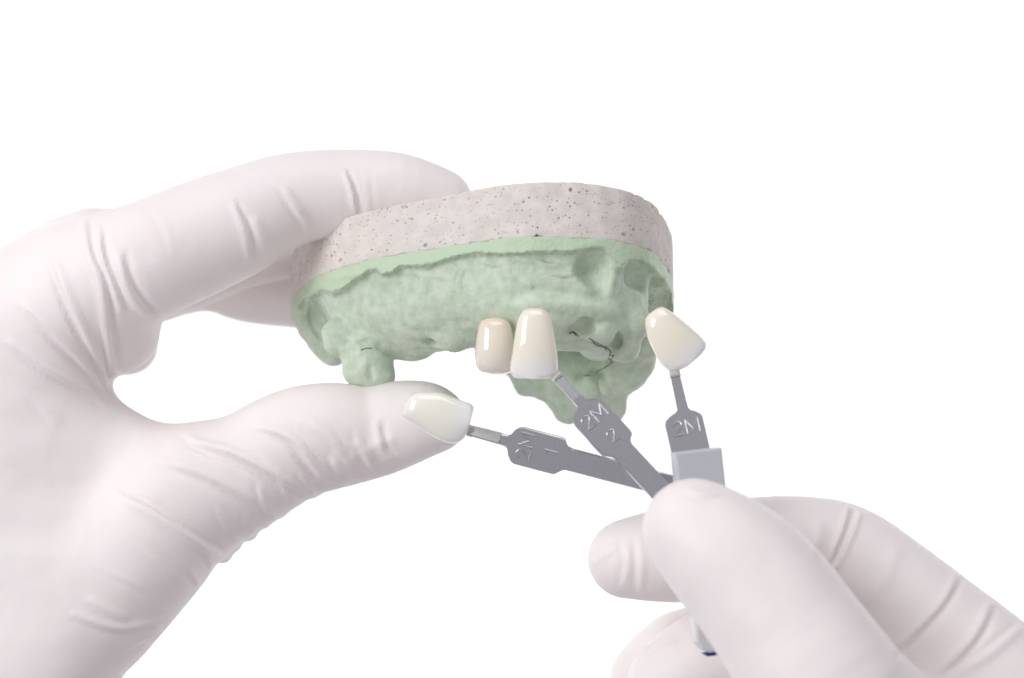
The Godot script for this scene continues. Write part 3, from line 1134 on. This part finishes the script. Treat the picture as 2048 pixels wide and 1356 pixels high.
# ---------------------------------------------------------------- scene
func _ready() -> void:
	var cam := Camera3D.new()
	cam.name = "camera"
	var lens := CameraAttributesPhysical.new()
	lens.frustum_focus_distance = 0.502
	lens.frustum_focal_length = 84.57
	lens.frustum_near = 0.02
	lens.frustum_far = 20.0
	lens.exposure_aperture = 11.0
	cam.attributes = lens
	cam.fov = rad_to_deg(2.0 * atan(678.0 / S / EYE))
	cam.near = 0.02
	cam.far = 20.0
	add_child(cam)
	cam.position = Vector3(0, 0, EYE * MM)
	cam.current = true

	var env := Environment.new()
	env.background_mode = Environment.BG_COLOR
	env.background_color = col(0.42, 0.415, 0.435)
	env.tonemap_mode = Environment.TONE_MAPPER_LINEAR
	env.tonemap_exposure = 1.05
	env.sdfgi_enabled = true
	env.ssao_enabled = true
	env.ssil_enabled = true
	var we := WorldEnvironment.new()
	we.name = "environment"
	we.environment = env
	add_child(we)

	# studio lamps: a softbox to the left, one above, two that wash the backdrop
	softbox("left_softbox", Vector3(-0.52, 0.2, 0.5), Vector3.ZERO, Vector2(0.28, 0.5), 0.31)
	softbox("top_softbox", Vector3(0.1, 0.75, 0.25), Vector3.ZERO, Vector2(0.6, 0.5), 0.17)
	softbox("backdrop_lamp", Vector3(-0.7, 0.0, -0.3), Vector3(-0.45, 0, -0.8), Vector2(0.3, 0.9), 0.58)
	softbox("backdrop_lamp", Vector3(0.7, 0.0, -0.3), Vector3(0.45, 0, -0.8), Vector2(0.3, 0.9), 0.58)

	# backdrop
	var paper := StandardMaterial3D.new()
	paper.albedo_color = col(0.92, 0.92, 0.92)
	paper.roughness = 0.95
	paper.metallic_specular = 0.1
	var sheet := BoxMesh.new()
	sheet.size = Vector3(2.2, 1.8, 0.01)
	var bd := put("backdrop", sheet, paper, self, Vector3(0, 0, -0.8))
	bd.set_meta("kind", "structure")
	bd.set_meta("label", "plain white studio backdrop behind the hands")
	bd.set_meta("category", "backdrop")

	# the cast stands tilted: its base leans away, so that it is seen from below
	var tilt := deg_to_rad(14.5)
	cast_frame = Transform3D(Basis(Vector3(1, 0, 0), Vector3(0, cos(tilt), -sin(tilt)), Vector3(0, sin(tilt), cos(tilt))), pt(1024, 472, 8.0))
	var t0 := Time.get_ticks_msec()
	var outline := cast_outline()
	var cf := cast_field(outline)
	var jobs: Array[Callable] = [
		func():
			cast_details(cf)
			cast_creases(cf)
			return cf.mesh(Vector3(-46, -20, -54), Vector3(38, 22, 14), 0.37 * COARSE),
		func(): return left_hand().mesh(Vector3(-103, -75, -68), Vector3(2, 38, 18), 0.48 * COARSE),
		func(): return right_hand().mesh(Vector3(8, -72, -20), Vector3(103, -22, 58), 0.5 * COARSE)]
	var threads := []
	for j in jobs:
		var th := Thread.new()
		th.start(j)
		threads.append(th)
	var made := []
	for th in threads:
		made.append(th.wait_to_finish())
	print("meshed ", Time.get_ticks_msec() - t0, " ms, vertices ", made[0][0].size(), " ", made[1][0].size(), " ", made[2][0].size())

	build_cast(made[0], cf, outline)

	var latex := StandardMaterial3D.new()
	var skin := NoiseTexture2D.new()
	skin.width = 256
	skin.height = 256
	skin.seamless = true
	var sn := FastNoiseLite.new()
	sn.seed = 61
	sn.frequency = 0.012
	sn.fractal_octaves = 3
	skin.noise = sn
	var ramp := Gradient.new()
	ramp.set_color(0, col(0.88, 0.805, 0.80))
	ramp.set_color(1, col(0.90, 0.85, 0.845))
	skin.color_ramp = ramp
	latex.albedo_texture = skin
	latex.roughness = 0.5
	latex.metallic_specular = 0.4
	var crinkle := NoiseTexture2D.new()
	crinkle.width = 512
	crinkle.height = 512
	crinkle.seamless = true
	var cn := FastNoiseLite.new()
	cn.seed = 50
	cn.frequency = 0.02
	cn.fractal_octaves = 5
	crinkle.noise = cn
	latex.uv1_triplanar = true
	latex.uv1_scale = Vector3.ONE * 16.0
	latex.heightmap_enabled = true
	latex.heightmap_texture = crinkle
	latex.heightmap_scale = 0.008
	latex.subsurf_scatter_enabled = true
	latex.subsurf_scatter_strength = 0.07
	var lo := pt(200, 900, -12)
	var lh := put("gloved_hand", to_mesh(made[1], PackedColorArray(), lo), latex, self, lo * MM)
	tag(lh, "hand in white latex glove gripping the green cast between thumb and fingers", "gloved hand", "hands in white latex gloves")
	var ro := pt(1700, 1250, 15)
	var rh := put("gloved_hand_001", to_mesh(made[2], PackedColorArray(), ro), latex, self, ro * MM)
	tag(rh, "hand in white latex glove pinching the grey shade guide holder", "gloved hand", "hands in white latex gloves")

	# crown on the cast
	var crown_at := pt(988, 636, 6.0)
	var crown := put("tooth_cap", tooth_mesh([[0, -10, 12], [3, -20, 22], [10, -28, 31], [24, -32, 36], [46, -36, 39], [70, -39, 41], [88, -38, 42], [100, -33, 40], [108, -24, 34], [113, -6, 20]], 4.0, 3.2, 3.0, Color(0.84, 0.71, 0.58), Color(0.87, 0.775, 0.66), Color(0.89, 0.84, 0.78)), porcelain(0.1), self, crown_at * MM)
	tag(crown, "glossy beige porcelain crown seated on the green cast", "dental crown")

	# shade guide
	var steel := StandardMaterial3D.new()
	steel.metallic = 1.0
	steel.roughness = 0.26
	var grain := NoiseTexture2D.new()
	grain.width = 512
	grain.height = 512
	grain.seamless = true
	var gn := FastNoiseLite.new()
	gn.seed = 70
	gn.frequency = 0.08
	gn.fractal_octaves = 4
	grain.noise = gn
	var mottle := Gradient.new()
	mottle.set_color(0, col(0.49, 0.49, 0.52))
	mottle.set_color(1, col(0.58, 0.58, 0.61))
	grain.color_ramp = mottle
	steel.albedo_texture = grain
	steel.uv1_triplanar = true
	steel.uv1_scale = Vector3(60, 40, 60)
	var resin := StandardMaterial3D.new()
	resin.albedo_color = col(0.62, 0.58, 0.55)
	resin.roughness = 0.25
	var ivory := [Color(0.91, 0.845, 0.73), Color(0.92, 0.855, 0.72), Color(0.91, 0.89, 0.885)]
	var pale := [Color(0.90, 0.88, 0.83), Color(0.91, 0.875, 0.78), Color(0.90, 0.89, 0.90)]
	build_tab("metal shade tab stamped 2M 2 whose ivory tooth is held against the crown", Vector2(1069, 616), [[0, -8, 8], [5, -22, 22], [19, -32, 32], [39, -37, 38], [64, -41, 42], [89, -44, 46], [109, -48, 47], [124, -49, 47], [134, -45, 44], [140, -36, 32], [141.5, -20, 16]], Vector2(0.0, 1.0), Vector2(1112, 750), Vector2(1330, 985), 12.0, 20.0, [["2M", -29, 133, 28], ["2", -9, 185, 25]], 0.22, 0.1, 0.0, 12.5, steel, resin, ivory, 330.0)
	build_tab("metal shade tab stamped 2M 1 whose pale tooth lies over the gloved thumb", Vector2(808, 816), [[0, -8, 9], [4, -17, 24], [18, -22, 37], [40, -30, 44], [64, -38, 48], [90, -44, 46], [112, -43, 44], [126, -36, 43], [134, -24, 37], [137, -8, 24]], Vector2(0.965, 0.26), Vector2(938, 860), Vector2(1345, 965), 8.5, 14.0, [["2M", -29, 133, 28], ["1", -8, 185, 25]], -0.14, 1.0, 0.0, 10.0, steel, resin, pale, 430.0)
	build_tab("metal shade tab stamped 2M whose ivory tooth leans beside the plaster edge", Vector2(1306, 622), [[0, -14, 10], [5, -24, 20], [22, -35, 28], [40, -42, 34], [64, -47, 40], [92, -51, 46], [110, -48, 48], [119, -43, 46], [126, -32, 36], [131, -16, 12]], Vector2(0.6, 0.8), Vector2(1350, 745), Vector2(1395, 960), 14.0, 21.0, [["2M", -29, 133, 28]], -0.05, 0.0, 0.0, 14.5, steel, resin, ivory, 300.0)

	# holder
	var grey := StandardMaterial3D.new()
	grey.albedo_color = col(0.52, 0.54, 0.58)
	grey.roughness = 0.4
	var hz := 22.5
	var ho := pt(1392, 900, hz)
	var holder := thing("shade_guide_holder", ho, "grey plastic holder pinched under the gloved thumb", "holder")
	var hb := axis_basis(0.105, 0.99, 0.0, 0.0, 400.0, 0.16)
	var k := len_at(1.0, hz)
	var clip := PackedVector2Array([Vector2(-48, 0), Vector2(47, 0), Vector2(47, -92), Vector2(-48, -92)])
	var bar := PackedVector2Array([Vector2(-44, -93), Vector2(44, -93), Vector2(44, -380), Vector2(36, -395), Vector2(20, -404), Vector2(-20, -404), Vector2(-36, -395), Vector2(-44, -380)])
	var blue_poly := PackedVector2Array([Vector2(-30, -405), Vector2(30, -405), Vector2(24, -411), Vector2(-24, -411)])
	for i in clip.size():
		clip[i] *= k
		blue_poly[i] *= k
	for i in bar.size():
		bar[i] *= k
	put("clip", plate(clip, 4.4, 0.25), grey, holder).basis = hb
	var light_grey := StandardMaterial3D.new()
	light_grey.albedo_color = col(0.66, 0.66, 0.67)
	light_grey.roughness = 0.35
	put("handle", plate(bar, 3.6, 0.4), light_grey, holder).basis = hb
	var blue := StandardMaterial3D.new()
	blue.albedo_color = col(0.02, 0.03, 0.25)
	blue.roughness = 0.4
	put("end_stripe", plate(blue_poly, 3.0, 0.2), blue, holder).basis = hb


func softbox(called: String, at: Vector3, target: Vector3, size: Vector2, energy: float) -> void:
	var l := AreaLight3D.new()
	l.name = called
	l.area_size = size
	l.light_energy = energy
	l.light_color = Color(1, 1, 1)
	l.shadow_enabled = true
	add_child(l, true)
	l.look_at_from_position(at, target, Vector3.UP)
